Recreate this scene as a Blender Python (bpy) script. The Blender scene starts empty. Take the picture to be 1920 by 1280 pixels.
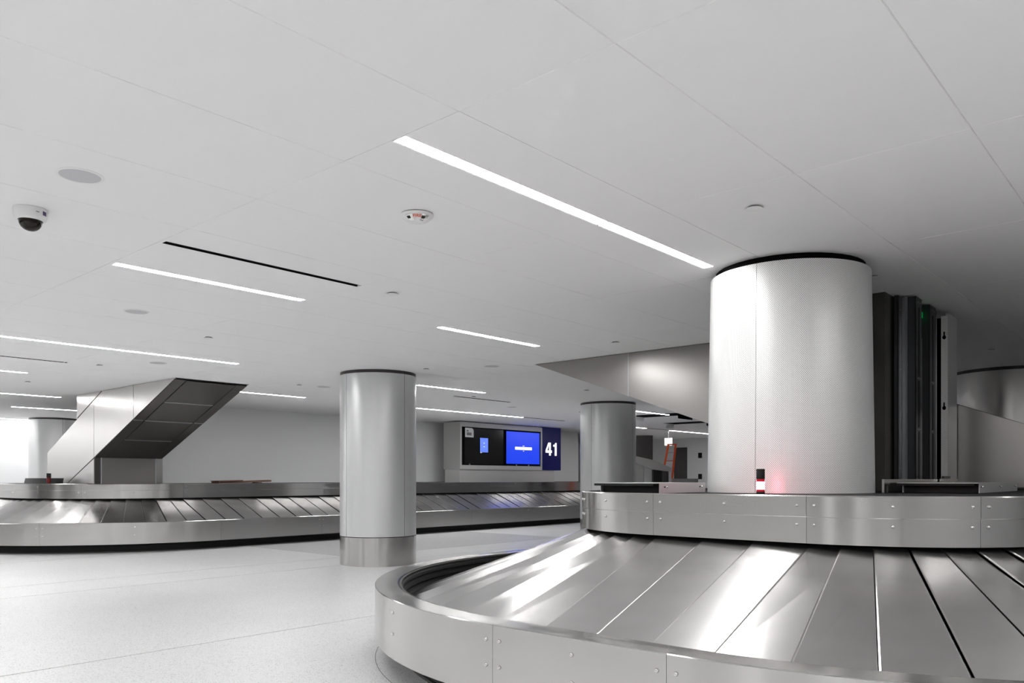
import bpy, bmesh, math, random
from mathutils import Vector, Matrix
random.seed(7)
scn = bpy.context.scene
col = scn.collection
R_ = math.radians

# ------------------------------------------------------------------ camera
TH = R_(41.5); S, C = math.sin(TH), math.cos(TH)
F, HOR, EYE, ZC = 1490.0, 897.0, 1.5, 3.36          # focal length px, horizon row, eye height, ceiling height
cam = bpy.data.cameras.new('camera'); cam_o = bpy.data.objects.new('camera', cam); col.objects.link(cam_o)
cam.sensor_width = 36.0; cam.lens = F / 1920 * 36.0; cam.shift_y = (HOR - 640) / 1920
cam_o.location = (0, 0, EYE); cam_o.rotation_euler = (R_(90), 0, R_(-48.5))
cam.clip_end = 200; scn.camera = cam_o

# ------------------------------------------------------------------ world, exposure
w = bpy.data.worlds.new('world'); scn.world = w; w.use_nodes = True
w.node_tree.nodes['Background'].inputs[0].default_value = (0.8, 0.82, 0.85, 1)
w.node_tree.nodes['Background'].inputs[1].default_value = 0.15
scn.view_settings.view_transform = 'Standard'; scn.view_settings.look = 'None'
scn.view_settings.gamma = 1; scn.view_settings.use_curve_mapping = False
scn.view_settings.exposure = 0.0
scn.cycles.max_bounces = 8
LIGHT = 63.0       # radiance of the linear ceiling lights

# ------------------------------------------------------------------ materials
def mat(name, colr, rough=.5, metal=0.0, spec=.5, emit=None, estr=0.0, noise=None, aniso=0.0, rvar=0.0, bump=0.0, coat=0.0, uvtan=False, objvar=0.0):
    """noise = (scale vector, dark factor): object-space variation of the colour; rvar = roughness variation"""
    m = bpy.data.materials.new(name); m.use_nodes = True
    nt = m.node_tree; b = nt.nodes['Principled BSDF']
    b.inputs['Base Color'].default_value = (*colr, 1); b.inputs['Roughness'].default_value = rough
    b.inputs['Metallic'].default_value = metal; b.inputs['Specular IOR Level'].default_value = spec
    b.inputs['Coat Weight'].default_value = coat
    if emit: b.inputs['Emission Color'].default_value = (*emit, 1); b.inputs['Emission Strength'].default_value = estr
    if noise:
        tc = nt.nodes.new('ShaderNodeTexCoord'); mp = nt.nodes.new('ShaderNodeMapping')
        mp.inputs['Scale'].default_value = noise[0]
        nz = nt.nodes.new('ShaderNodeTexNoise'); nz.inputs['Scale'].default_value = 1; nz.inputs['Detail'].default_value = 4
        nt.links.new(tc.outputs['Object'], mp.inputs[0]); nt.links.new(mp.outputs[0], nz.inputs['Vector'])
        cr = nt.nodes.new('ShaderNodeValToRGB')
        cr.color_ramp.elements[0].position = .3; cr.color_ramp.elements[1].position = .7
        k = noise[1]
        cr.color_ramp.elements[0].color = (colr[0]*k, colr[1]*k, colr[2]*k, 1); cr.color_ramp.elements[1].color = (*colr, 1)
        nt.links.new(nz.outputs['Fac'], cr.inputs[0]); nt.links.new(cr.outputs[0], b.inputs['Base Color'])
        if rvar:
            mr = nt.nodes.new('ShaderNodeMapRange'); mr.inputs['From Min'].default_value = .3; mr.inputs['From Max'].default_value = .7
            mr.inputs['To Min'].default_value = rough - rvar; mr.inputs['To Max'].default_value = rough + rvar
            nt.links.new(nz.outputs['Fac'], mr.inputs[0]); nt.links.new(mr.outputs[0], b.inputs['Roughness'])
        if bump:
            bp = nt.nodes.new('ShaderNodeBump'); bp.inputs['Strength'].default_value = bump; bp.inputs['Distance'].default_value = .002
            nt.links.new(nz.outputs['Fac'], bp.inputs['Height']); nt.links.new(bp.outputs[0], b.inputs['Normal'])
    if aniso:
        b.inputs['Anisotropic'].default_value = aniso; b.inputs['Anisotropic Rotation'].default_value = .25
        tg = nt.nodes.new('ShaderNodeTangent'); tg.direction_type = 'UV_MAP' if uvtan else 'RADIAL'; tg.axis = 'Z'
        nt.links.new(tg.outputs[0], b.inputs['Tangent'])
    if objvar:      # each piece of sheet has a slightly different tone
        oi = nt.nodes.new('ShaderNodeObjectInfo'); mr = nt.nodes.new('ShaderNodeMapRange'); mr.inputs['To Min'].default_value = 1 - objvar; mr.inputs['To Max'].default_value = 1.0
        mx = nt.nodes.new('ShaderNodeMix'); mx.data_type = 'RGBA'; mx.blend_type = 'MULTIPLY'; mx.inputs[0].default_value = 1
        nt.links.new(oi.outputs['Random'], mr.inputs[0]); nt.links.new(cr.outputs[0], mx.inputs[6]); nt.links.new(mr.outputs[0], mx.inputs[7]); nt.links.new(mx.outputs[2], b.inputs['Base Color'])
    return m

M = {}
M['ceiling'] = mat('ceiling_paint', (.88, .88, .885), .75, spec=.2)
M['wall'] = mat('wall_paint', (.86, .865, .875), .7, spec=.2)
M['white'] = mat('white_plastic', (.82, .82, .82), .45)
M['speaker'] = mat('speaker_grille', (.55, .55, .57), .7)
M['steel'] = mat('brushed_steel', (.56, .55, .54), .18, 1, noise=((.9, .9, 3), .95), aniso=.85)
M['steel_flat'] = mat('duct_steel', (.58, .57, .56), .27, 1, noise=((.8, .8, .8), .95))
M['plate'] = mat('carousel_plate', (.80, .79, .785), .23, 1, noise=((2.2, 3, 2.2), .90), aniso=.65, uvtan=True, objvar=.14)
M['bolt'] = mat('bolt_steel', (.75, .74, .73), .22, 1)
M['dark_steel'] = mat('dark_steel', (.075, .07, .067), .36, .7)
M['foot_steel'] = mat('foot_steel', (.20, .19, .185), .5, .6)
M['stud'] = mat('stud_metal', (.085, .088, .095), .42, .8)
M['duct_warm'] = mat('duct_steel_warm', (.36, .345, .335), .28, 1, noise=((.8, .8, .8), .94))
M['galv'] = mat('galvanised', (.55, .56, .58), .3, 1)
M['black'] = mat('black_rubber_shade', (.012, .012, .012), .5, spec=.2)  # rubber parts; also stands for shade on the tray fronts
M['black_deck'] = mat('black_deck', (.02, .02, .022), .8, noise=((180, 180, 180), .4))
M['void'] = mat('void_black', (.004, .004, .004), .9, spec=.05)
M['concrete'] = mat('concrete', (.085, .08, .075), .85, noise=((3, 3, 1.2), .55))
M['painted'] = mat('painted_metal', (.70, .705, .71), .34, .45, noise=((1.5, 1.5, 1.5), .97))
M['tray'] = mat('grey_tray', (.55, .55, .55), .42, .5)
M['light'] = mat('light_diffuser', (1, 1, 1), .5, emit=(1, .995, .985), estr=LIGHT)
M['wash'] = mat('wall_wash', (1, 1, 1), .5, emit=(1, .99, .98), estr=LIGHT * .9)
M['sign_blue'] = mat('sign_blue', (.003, .004, .05), .3, spec=.25, emit=(.003, .003, .06), estr=.4)
M['sign_white'] = mat('sign_white', (.9, .9, .9), .4, emit=(1, 1, 1), estr=.9)
M['screen_black'] = mat('screen_black', (.012, .012, .012), .18)
M['screen_blue'] = mat('screen_blue', (.0, .01, .2), .3, emit=(.012, .055, .82), estr=1.0)
M['screen_pale'] = mat('screen_pale', (.1, .15, .5), .3, emit=(.12, .22, .80), estr=1.0)
M['sign_grey'] = mat('sign_grey', (.50, .495, .49), .45, .15)
M['sign_frame'] = mat('sign_frame', (.66, .65, .64), .35, .4)
M['grey_print'] = mat('grey_print', (.22, .22, .22), .6)
M['red_print'] = mat('red_print', (.75, .16, .10), .5)
M['mirror'] = mat('reflector', (.7, .7, .7), .12, 1)
M['dome'] = mat('camera_dome', (.012, .008, .006), .12, spec=.25)
M['purple'] = mat('camera_sticker', (.05, .03, .12), .4)
M['beacon_red'] = mat('beacon_red', (.45, .01, .02), .25, emit=(.5, .0, .02), estr=.35)
M['beacon_dark'] = mat('beacon_dark_red', (.14, .008, .008), .25)
M['beacon_glow'] = mat('beacon_glow', (1, .6, .6), .3, emit=(1, .14, .22), estr=60)
M['wood'] = mat('plywood', (.24, .13, .09), .7, noise=((3, 14, 40), .6))
M['orange'] = mat('orange_fibreglass', (.70, .10, .03), .45)
M['green'] = mat('green_led', (0, .2, .05), .4, emit=(0, .35, .06), estr=.5)
M['paper'] = mat('paper_glow', (.9, .9, .9), .6, emit=(1, 1, 1), estr=.5)  # brightness put in as an even glow; the sheet is no lamp

def terrazzo(name, base, dark):
    m = bpy.data.materials.new(name); m.use_nodes = True; nt = m.node_tree; b = nt.nodes['Principled BSDF']
    tc = nt.nodes.new('ShaderNodeTexCoord')
    vo = nt.nodes.new('ShaderNodeTexVoronoi'); vo.inputs['Scale'].default_value = 130
    nz = nt.nodes.new('ShaderNodeTexNoise'); nz.inputs['Scale'].default_value = .7; nz.inputs['Detail'].default_value = 5
    for n in (vo, nz): nt.links.new(tc.outputs['Object'], n.inputs['Vector'])
    sep = nt.nodes.new('ShaderNodeSeparateColor'); nt.links.new(vo.outputs['Color'], sep.inputs[0])
    cr = nt.nodes.new('ShaderNodeValToRGB'); e = cr.color_ramp.elements
    e[0].position = 0; e[0].color = (*dark, 1); e[1].position = .16; e[1].color = (base[0]*.90, base[1]*.90, base[2]*.90, 1)
    x = e.new(.06); x.color = (base[0]*.72, base[1]*.72, base[2]*.72, 1)
    x = e.new(.6); x.color = (*base, 1)
    nt.links.new(sep.outputs[0], cr.inputs[0])
    mr = nt.nodes.new('ShaderNodeMapRange'); mr.inputs['To Min'].default_value = .90; mr.inputs['To Max'].default_value = 1.06
    nt.links.new(nz.outputs['Fac'], mr.inputs[0])
    mx = nt.nodes.new('ShaderNodeMix'); mx.data_type = 'RGBA'; mx.blend_type = 'MULTIPLY'; mx.inputs[0].default_value = 1
    nt.links.new(cr.outputs[0], mx.inputs[6]); nt.links.new(mr.outputs[0], mx.inputs[7])
    nt.links.new(mx.outputs[2], b.inputs['Base Color'])
    b.inputs['Roughness'].default_value = .32; b.inputs['Specular IOR Level'].default_value = .4
    return m
M['terrazzo'] = terrazzo('terrazzo_white', (.765, .765, .77), (.34, .34, .35))
M['terrazzo_grey'] = terrazzo('terrazzo_grey', (.60, .60, .61), (.2, .2, .21))

def perforated():
    """white metal sheet with staggered small holes; UV in metres"""
    m = bpy.data.materials.new('perforated_white'); m.use_nodes = True; nt = m.node_tree; b = nt.nodes['Principled BSDF']
    uv = nt.nodes.new('ShaderNodeUVMap')
    def grid(off):
        a = nt.nodes.new('ShaderNodeVectorMath'); a.operation = 'MULTIPLY_ADD'
        a.inputs[1].default_value = (1/.0150, 1/.0190, 0); a.inputs[2].default_value = (off, off, 0)
        f = nt.nodes.new('ShaderNodeVectorMath'); f.operation = 'FRACTION'
        s = nt.nodes.new('ShaderNodeVectorMath'); s.operation = 'SUBTRACT'; s.inputs[1].default_value = (.5, .5, 0)
        l = nt.nodes.new('ShaderNodeVectorMath'); l.operation = 'LENGTH'
        nt.links.new(uv.outputs[0], a.inputs[0]); nt.links.new(a.outputs[0], f.inputs[0]); nt.links.new(f.outputs[0], s.inputs[0]); nt.links.new(s.outputs[0], l.inputs[0])
        return l.outputs['Value']
    mn = nt.nodes.new('ShaderNodeMath'); mn.operation = 'MINIMUM'
    nt.links.new(grid(0), mn.inputs[0]); nt.links.new(grid(.5), mn.inputs[1])
    mr = nt.nodes.new('ShaderNodeMapRange'); mr.inputs['From Min'].default_value = .20; mr.inputs['From Max'].default_value = .27
    nt.links.new(mn.outputs[0], mr.inputs[0])
    mx = nt.nodes.new('ShaderNodeMix'); mx.data_type = 'RGBA'
    mx.inputs[6].default_value = (.34, .34, .34, 1); mx.inputs[7].default_value = (.90, .90, .895, 1)
    nt.links.new(mr.outputs[0], mx.inputs[0]); nt.links.new(mx.outputs[2], b.inputs['Base Color'])
    b.inputs['Roughness'].default_value = .36; b.inputs['Metallic'].default_value = .25
    return m
M['perf'] = perforated()

# ------------------------------------------------------------------ helpers
def worldloc(o):
    v = Vector((0, 0, 0))
    while o is not None: v += o.location; o = o.parent
    return v
class MB:
    def __init__(s): s.v = []; s.f = []; s.uv = None
    def poly(s, pts): i = len(s.v); s.v += [tuple(p) for p in pts]; s.f.append(tuple(range(i, i + len(pts)))); return s
    def box(s, x0, x1, y0, y1, z0, z1):
        i = len(s.v)
        s.v += [(x, y, z) for z in (z0, z1) for y in (y0, y1) for x in (x0, x1)]
        s.f += [tuple(i + k for k in q) for q in ((0, 2, 3, 1), (4, 5, 7, 6), (0, 1, 5, 4), (2, 6, 7, 3), (0, 4, 6, 2), (1, 3, 7, 5))]
        return s
    def prism(s, poly, ext):
        """polygon (3-D points) extruded by vector ext"""
        i = len(s.v); n = len(poly); e = Vector(ext)
        s.v += [tuple(p) for p in poly] + [tuple(Vector(p) + e) for p in poly]
        s.f.append(tuple(i + k for k in range(n))[::-1]); s.f.append(tuple(i + n + k for k in range(n)))
        for k in range(n): s.f.append((i + k, i + (k + 1) % n, i + n + (k + 1) % n, i + n + k))
        return s
    def bar(s, p, q, w, h, up=(0, 0, 1)):
        p, q = Vector(p), Vector(q); d = (q - p).normalized(); sd = d.cross(Vector(up))
        if sd.length < 1e-4: sd = d.cross(Vector((1, 0, 0)))
        sd.normalize(); u = sd.cross(d)
        return s.prism([p + sd*w/2 + u*h/2, p - sd*w/2 + u*h/2, p - sd*w/2 - u*h/2, p + sd*w/2 - u*h/2], q - p)
    def lathe(s, c, prof, n=32, a0=0, a1=2*math.pi):
        """prof [(r, z)] around a vertical axis through c (x, y); caps not closed unless r = 0"""
        full = abs(a1 - a0 - 2*math.pi) < 1e-6; m = n if full else n + 1; i = len(s.v)
        for r, z in prof:
            for k in range(m):
                t = a0 + (a1 - a0)*k/n; s.v.append((c[0] + r*math.cos(t), c[1] + r*math.sin(t), z))
        for j in range(len(prof) - 1):
            for k in range(n):
                k2 = (k + 1) % m; s.f.append((i + j*m + k, i + j*m + k2, i + (j+1)*m + k2, i + (j+1)*m + k))
        return s
    def mesh(s, name, base=(0, 0, 0), smooth=None):
        me = bpy.data.meshes.new(name); b = Vector(base)
        me.from_pydata([tuple(Vector(p) - b) for p in s.v], [], s.f)
        if s.uv:
            ul = me.uv_layers.new(name='UVMap')
            for l in me.loops: ul.data[l.index].uv = s.uv[l.vertex_index]
        bm = bmesh.new(); bm.from_mesh(me); bmesh.ops.recalc_face_normals(bm, faces=bm.faces) if smooth != 'raw' else None; bm.to_mesh(me); bm.free()
        if smooth:
            for p in me.polygons: p.use_smooth = True
            me.set_sharp_from_angle(angle=R_(35))
        return me
    def build(s, name, m, parent=None, smooth=False):
        """vertices in world space; the object's origin is at its parent's origin (or the world's)"""
        base = worldloc(parent) if parent else Vector((0, 0, 0))
        me = s.mesh(name, base, smooth); me.materials.append(m)
        o = bpy.data.objects.new(name, me); col.objects.link(o); o.parent = parent
        return o
def tag(o, label=None, cat=None, group=None, kind=None):
    if label: o['label'] = label
    if cat: o['category'] = cat
    if group: o['group'] = group
    if kind: o['kind'] = kind
    return o
def thing(name, loc, label, cat, group=None):
    o = bpy.data.objects.new(name, None); o.location = loc; o.empty_display_size = .1; col.objects.link(o)
    return tag(o, label, cat, group)
def inst(name, me, parent, loc, rz=0):
    o = bpy.data.objects.new(name, me); o.location = loc; o.rotation_euler = (0, 0, rz); o.parent = parent; col.objects.link(o); return o
def pt(u, v, Y):
    """point of the hall seen at photo pixel (u, v) at depth Y"""
    X = (u - 960)/F*Y
    return Vector((X*S + Y*C, -X*C + Y*S, EYE + (HOR - v)/F*Y))

# ------------------------------------------------------------------ the setting
A0, A1, B0, B1 = -12.0, 33.0, -11.0, 28.4
fl = MB().box(A0, A1, B0, B1, -.2, -.006).build('floor', M['grey_print']); tag(fl, 'terrazzo floor of the hall', kind='structure')
ja = [A0, 9.35, 16.0, A1]; jb = [B0, -2.0, 2.45, 6.9, 11.35, 12.5, 16.05, 20.5, B1]
for i in range(3):
    for j in range(8):
        g = .009; dark = (i == 1 and j == 5)
        if j == 4 and i == 1: pass
        MB().box(ja[i] + g, ja[i+1] - g, jb[j] + g, jb[j+1] - g, -.02, 0).build('terrazzo_slab', M['terrazzo_grey' if dark else 'terrazzo'], fl)
# ceiling: a backing with panels hung below it, plain slabs around the panelled field
PA = [2.84 + 1.94*k for k in range(-2, 6)]; PB = [.02 + .95*k for k in range(-3, 18)]
ce = MB()
ce.box(PA[0], PA[-1], PB[0], PB[-1], ZC + .014, ZC + .2)
ce.box(A0, PA[0], B0, B1, ZC, ZC + .2); ce.box(PA[-1], A1, B0, B1, ZC, ZC + .2)
ce.box(PA[0], PA[-1], B0, PB[0], ZC, ZC + .2); ce.box(PA[0], PA[-1], PB[-1], B1, ZC, ZC + .2)
ce = ce.build('ceiling', M['ceiling']); tag(ce, 'white panelled ceiling', kind='structure')
def panel_mesh(la, lb, slot=None):
    """panel centred at the origin, underside at z = 0 with bevelled edges; slot = (x0, x1, half width)"""
    mb = MB(); g, bv = .0004, .004
    def piece(x0, x1, y0, y1):
        i = len(mb.v)
        mb.v += [(x0+bv, y0+bv, 0), (x1-bv, y0+bv, 0), (x1-bv, y1-bv, 0), (x0+bv, y1-bv, 0), (x0, y0, .005), (x1, y0, .005), (x1, y1, .005), (x0, y1, .005)]
        mb.v += [(x0, y0, .014), (x1, y0, .014), (x1, y1, .014), (x0, y1, .014)]
        mb.f += [(i, i+3, i+2, i+1)] + [(i+k, i+(k+1) % 4, i+4+(k+1) % 4, i+4+k) for k in range(4)] + [(i+4+k, i+4+(k+1) % 4, i+8+(k+1) % 4, i+8+k) for k in range(4)]
    X, Y = la/2 - g, lb/2 - g
    if slot is None: piece(-X, X, -Y, Y)
    else:
        x0, x1, hw = slot; i = len(mb.v)
        mb.box(-X, X, hw, Y, 0, .014); mb.box(-X, X, -Y, -hw, 0, .014)
        if x0 > -X: mb.box(-X, x0, -hw, hw, 0, .014)
        if x1 < X: mb.box(x1, X, -hw, hw, 0, .014)
    me = mb.mesh('ceiling_panel'); me.materials.append(M['ceiling']); return me
LIGHTS = [  # (a0, a1, b, label)
    (2.845, 4.775, 3.32, 'linear ceiling light nearest the viewer, its near end above the fire alarm strobe'),
    (4.785, 6.40, 3.32, 'linear ceiling light whose far end touches the big perforated column'),
    (2.87, 4.775, 7.15, 'linear ceiling light beside the long black air slot'),
    (6.72, 8.62, 7.15, 'short linear ceiling light high between round column and angled steel duct'),
    (2.87, 4.775, 11.9, 'linear ceiling light entering from the left photo edge above the far duct'),
    (4.785, 6.74, 11.9, 'linear ceiling light ending just above the far inclined duct top'),
    (10.6, 14.35, 11.9, 'linear ceiling light right of the free-standing round column, above the thin slot'),
    (8.7, 10.55, 15.7, 'linear ceiling light emerging right of the far duct underside'),
    (12.5, 18.22, 15.7, 'linear ceiling light right of round column, nearest above the blue display sign'),
    (1.0, 4.84, 15.7, 'short linear light at left photo edge, second row from the top'),
    (2.9, 6.75, 19.7, 'linear light at left photo edge above the far pale column, third row'),
    (6.78, 10.5, 23.2, 'farthest linear light at left, just above the far pale column'),
    (17.8, 20.3, 11.9, 'linear ceiling light right of second round column, above the open hatches'),
    (22.6, 25.2, 15.7, 'far linear light between second column and big column, left one below hatches'),
    (26.9, 30.2, 15.7, 'far linear light touching the big column edge, below the open hatches'),
]
ADDED_LIGHTS = [(-3.0, -1.1, 3.32), (-6.9, -3.1, 3.32), (-10.7, -7.0, 3.32), (-4.9, -1.1, 7.15), (-9, -5, 7.15), (-4.5, -1.0, 11.9), (-9, -5, 11.9),  # unseen strips, added to brighten floor, ceiling and the column's right side
       (-6, -.5, 15.7), (-6, 0, 19.7), (.95, 2.83, -.6), (4.8, 6.7, -.6), (.95, 4.8, -4.2), (6.7, 8.6, -4.2), (-2.95, -1.05, -.6), (-6.9, -3.1, -.6), (-10.7, -7, -.6), (-4.5, -2.6, -4.2), (-8.5, -4.6, -4.2)]
SLOTS = [(2.87, 4.775, 6.195, 'long black air slot beside the nearest left light'),
         (2.0, 4.83, 13.7, 'thin black air slot at the left photo edge between two light rows'),
         (12.55, 14.45, 12.85, 'thin black air slot above the blue display, below a long light'),
         (18.3, 20.3, 15.7, 'thin dark air slot prolonging the light row right of the display sign'),
         (25.25, 26.85, 15.7, 'hairline dark air slot between two far light strips near the big column')]
pcache = {}
n_pan = 0
for i in range(len(PA) - 1):
    for j in range(len(PB) - 1):
        ca, cb = (PA[i] + PA[i+1])/2, (PB[j] + PB[j+1])/2; slot = None
        for L in [l[:3] for l in LIGHTS] + ADDED_LIGHTS + [s[:3] for s in SLOTS]:
            if PB[j] < L[2] < PB[j+1] and L[1] > PA[i] + .05 and L[0] < PA[i+1] - .05:
                hw = .035 if L in [s[:3] for s in SLOTS] else .055
                slot = (round(max(L[0] - ca, -.9675), 3), round(min(L[1] - ca, .9675), 3), hw, round(L[2] - cb, 3))
        key = slot
        if key not in pcache:
            pcache[key] = panel_mesh(1.94, .95, slot[:3] if slot else None)
        if slot and abs(slot[3]) > .02: pass
        inst('ceiling_panel', pcache[key], ce, (ca, cb, ZC))
def in_field(a, b): return PA[0] < a < PA[-1] and PB[0] < b < PB[-1]
def snap(b):   # lights sit in the middle of their row of panels
    k = math.floor((b - .02)/.95); return .02 + .95*(k + .5)
def linear_light(a0, a1, b, label, group=None, m='light'):
    rec = in_field((a0 + a1)/2, b)
    if rec: b = snap(b)
    t = thing('linear_light', ((a0+a1)/2, b, ZC), label, 'ceiling light', group)
    z0 = ZC + .004 if rec else ZC - .012
    MB().box(a0 + .008, a1 - .008, b - .047, b + .047, z0, z0 + .004).build('diffuser', M[m], t)
    h = MB(); z1 = ZC + .0135 if rec else ZC - .0005
    zb = ZC + .001 if rec else ZC - .012
    h.box(a0, a1, b - .053, b - .048, zb, z1); h.box(a0, a1, b + .048, b + .053, zb, z1)
    h.box(a0, a0 + .007, b - .048, b + .048, zb, z1); h.box(a1 - .007, a1, b - .048, b + .048, zb, z1)
    h.build('housing', M['white'], t)
for a0, a1, b, lab in LIGHTS: linear_light(a0, a1, b, lab, 'linear ceiling lights')
for a0, a1, b in ADDED_LIGHTS: linear_light(a0, a1, b, 'added linear ceiling light out of view, brightening the hall around the viewer', 'added linear ceiling lights out of view')
for a0, a1, b, lab in SLOTS:
    rec = in_field((a0+a1)/2, b); b = snap(b) if rec else b
    t = thing('air_slot', ((a0+a1)/2, b, ZC), lab, 'air slot', 'linear air slots')
    hw = .033 if rec else .03
    z0 = ZC + .010 if rec else ZC - .004
    MB().box(a0 + .003, a1 - .003, b - hw, b + hw, z0, z0 + .003).build('slot_void', M['void'], t)
    h = MB(); z1 = z0 + .0035; zb = ZC - .001 if rec else ZC - .005
    h.box(a0, a1, b + hw, b + hw + .0015, zb, z1); h.box(a0, a1, b - hw - .0015, b - hw, zb, z1)
    h.build('slot_edge', M['void'], t)

# walls
def wall(name, box, m='wall', label=None): return tag(MB().box(*box).build(name, M[m]), label or 'plain painted wall', kind='structure')
wall('wall_left', (A0, A1, B1, B1 + .2, 0, ZC))
wall('wall_back', (A1, A1 + .2, B0, B1, 0, ZC))
wall('wall_right', (A0, A1, B0 - .2, B0, 0, ZC))
M['wall_dark'] = mat('wall_dark', (.16, .155, .15), .7, spec=.2)
wall('wall_front', (A0 - .2, A0, B0, B1, 0, ZC), 'wall_dark', 'dark grey wall behind the viewer')
wall('wall_bulkhead', (8.95, 26.0, 19.4, 19.6, 1.39, ZC), label='pale grey bulkhead wall standing behind the far carousel')
MB_ = MB()
for a0, a1, q in ((-4, 3.0, 'first from the viewer'), (3.1, 10, 'middle one'), (10.1, 18, 'last, behind the grey bulkhead')): linear_light(a0, a1, B1 - .35, 'wall washing light strip along the bright far left wall, ' + q, 'wall washing strips', 'wash')

# ------------------------------------------------------------------ carousels
def rounded_path(a0, a1, b0, b1, R, step=2.5, seg=2.6):
    """closed path, list of pieces: each piece = list of (point, outward normal, arclength); starts mid near end, runs towards +b, then +a ..."""
    pieces = []
    cen = [(a0 + R, b1 - R), (a1 - R, b1 - R), (a1 - R, b0 + R), (a0 + R, b0 + R)]
    def straight(p, q, n):
        L = math.hypot(q[0]-p[0], q[1]-p[1]); k = max(1, round(L/seg))
        for i in range(k):
            P = [(p[0] + (q[0]-p[0])*(i + t)/k, p[1] + (q[1]-p[1])*(i + t)/k) for t in (0, .5, 1)]
            pieces.append(('s', [(x, n) for x in P]))
    def arc(c, t0, t1, k=2):
        for i in range(k):
            s0, s1 = t0 + (t1-t0)*i/k, t0 + (t1-t0)*(i+1)/k; m = max(2, round(abs(math.degrees(s1-s0))/step))
            pieces.append(('a', [((c[0] + R*math.cos(s0 + (s1-s0)*j/m), c[1] + R*math.sin(s0 + (s1-s0)*j/m)), (math.cos(s0 + (s1-s0)*j/m), math.sin(s0 + (s1-s0)*j/m))) for j in range(m+1)]))
    H = math.pi/2
    straight((a0, b0+R), (a0, b1-R), (-1, 0)); arc(cen[0], 2*H, H)
    straight((a0+R, b1), (a1-R, b1), (0, 1)); arc(cen[1], H, 0)
    straight((a1, b1-R), (a1, b0+R), (1, 0)); arc(cen[2], 0, -H)
    straight((a1-R, b0), (a0+R, b0), (0, -1)); arc(cen[3], -H, -2*H)
    return pieces
def sweep(mb, pts, prof, closed_prof=True, gap=0.0):
    """profile [(inset, z)] swept along [(point, normal)]"""
    n = len(prof); i = len(mb.v)
    for k, (p, nn) in enumerate(pts):
        sh = (0, 0)
        if gap and k in (0, len(pts)-1):
            q = pts[1][0] if k == 0 else pts[-2][0]; d = math.hypot(q[0]-p[0], q[1]-p[1]); sh = ((q[0]-p[0])/d*gap, (q[1]-p[1])/d*gap)
        for d, z in prof: mb.v.append((p[0] - nn[0]*d + sh[0], p[1] - nn[1]*d + sh[1], z))
    m = n if closed_prof else n - 1
    for k in range(len(pts) - 1):
        for j in range(m):
            j2 = (j+1) % n; mb.f.append((i + k*n + j, i + (k+1)*n + j, i + (k+1)*n + j2, i + k*n + j2))
    if closed_prof:
        mb.f.append(tuple(i + j for j in range(n))); mb.f.append(tuple(i + (len(pts)-1)*n + j for j in range(n))[::-1])
    return mb
bm_b = MB().lathe((0, 0), [(.0125, 0), (.0125, .003), (.0095, .0085), (.004, .0105), (0.0001, .0105)], 10)
bolt_me = bm_b.mesh('bolt', smooth=True); bolt_me.materials.append(M['bolt'])
def add_bolt(parent, p, nn, z, sc=1.0):
    base = worldloc(parent)
    o = bpy.data.objects.new('bolt', bolt_me); o.parent = parent; col.objects.link(o)
    o.location = Vector((p[0], p[1], z)) - base
    o.rotation_euler = Vector((nn[0], nn[1], 0)).to_track_quat('Z', 'Y').to_euler(); o.scale = (sc, sc, sc)
def plate_mesh(wo, wi, Ls, z0, z1):
    """sloped slat: outer edge at y=0, running inwards (+y); width wo outside, wi inside; one long edge lapped over its neighbour, both edges folded"""
    mb = MB(); th, gap, lift, fold = .005, .0035, .015, .009
    ys = [0, .05, Ls*.80, Ls]; zs = [z0 - .03, z0, z0 + (z1-z0)*.79, z1]
    for layer in (0, -th):
        for y, z in zip(ys, zs):
            h_ = (wo + (wi - wo)*y/Ls)/2
            fo = min(fold, h_*.3)
            for x, dz in ((-h_, lift - .004), (-h_ + fo, lift), (h_ - gap - fo, .0), (h_ - gap, -.004)): mb.v.append((x, y, z + dz + layer))
    n = len(ys); o = 4*n
    for j in range(n-1):
        a = 4*j
        for k in range(3): mb.f += [(a+k, a+k+1, a+k+5, a+k+4), (o+a+k, o+a+k+4, o+a+k+5, o+a+k+1)]
        mb.f += [(a, a+4, o+a+4, o+a), (a+3, o+a+3, o+a+7, a+7)]
    for k in range(3): mb.f += [(k, o+k, o+k+1, k+1), (o-4+k, o-3+k, 2*o-3+k, 2*o-4+k)]
    mb.uv = [(v[0], v[1]) for v in mb.v]
    me = mb.mesh('plate'); me.materials.append(M['plate']); return me
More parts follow.
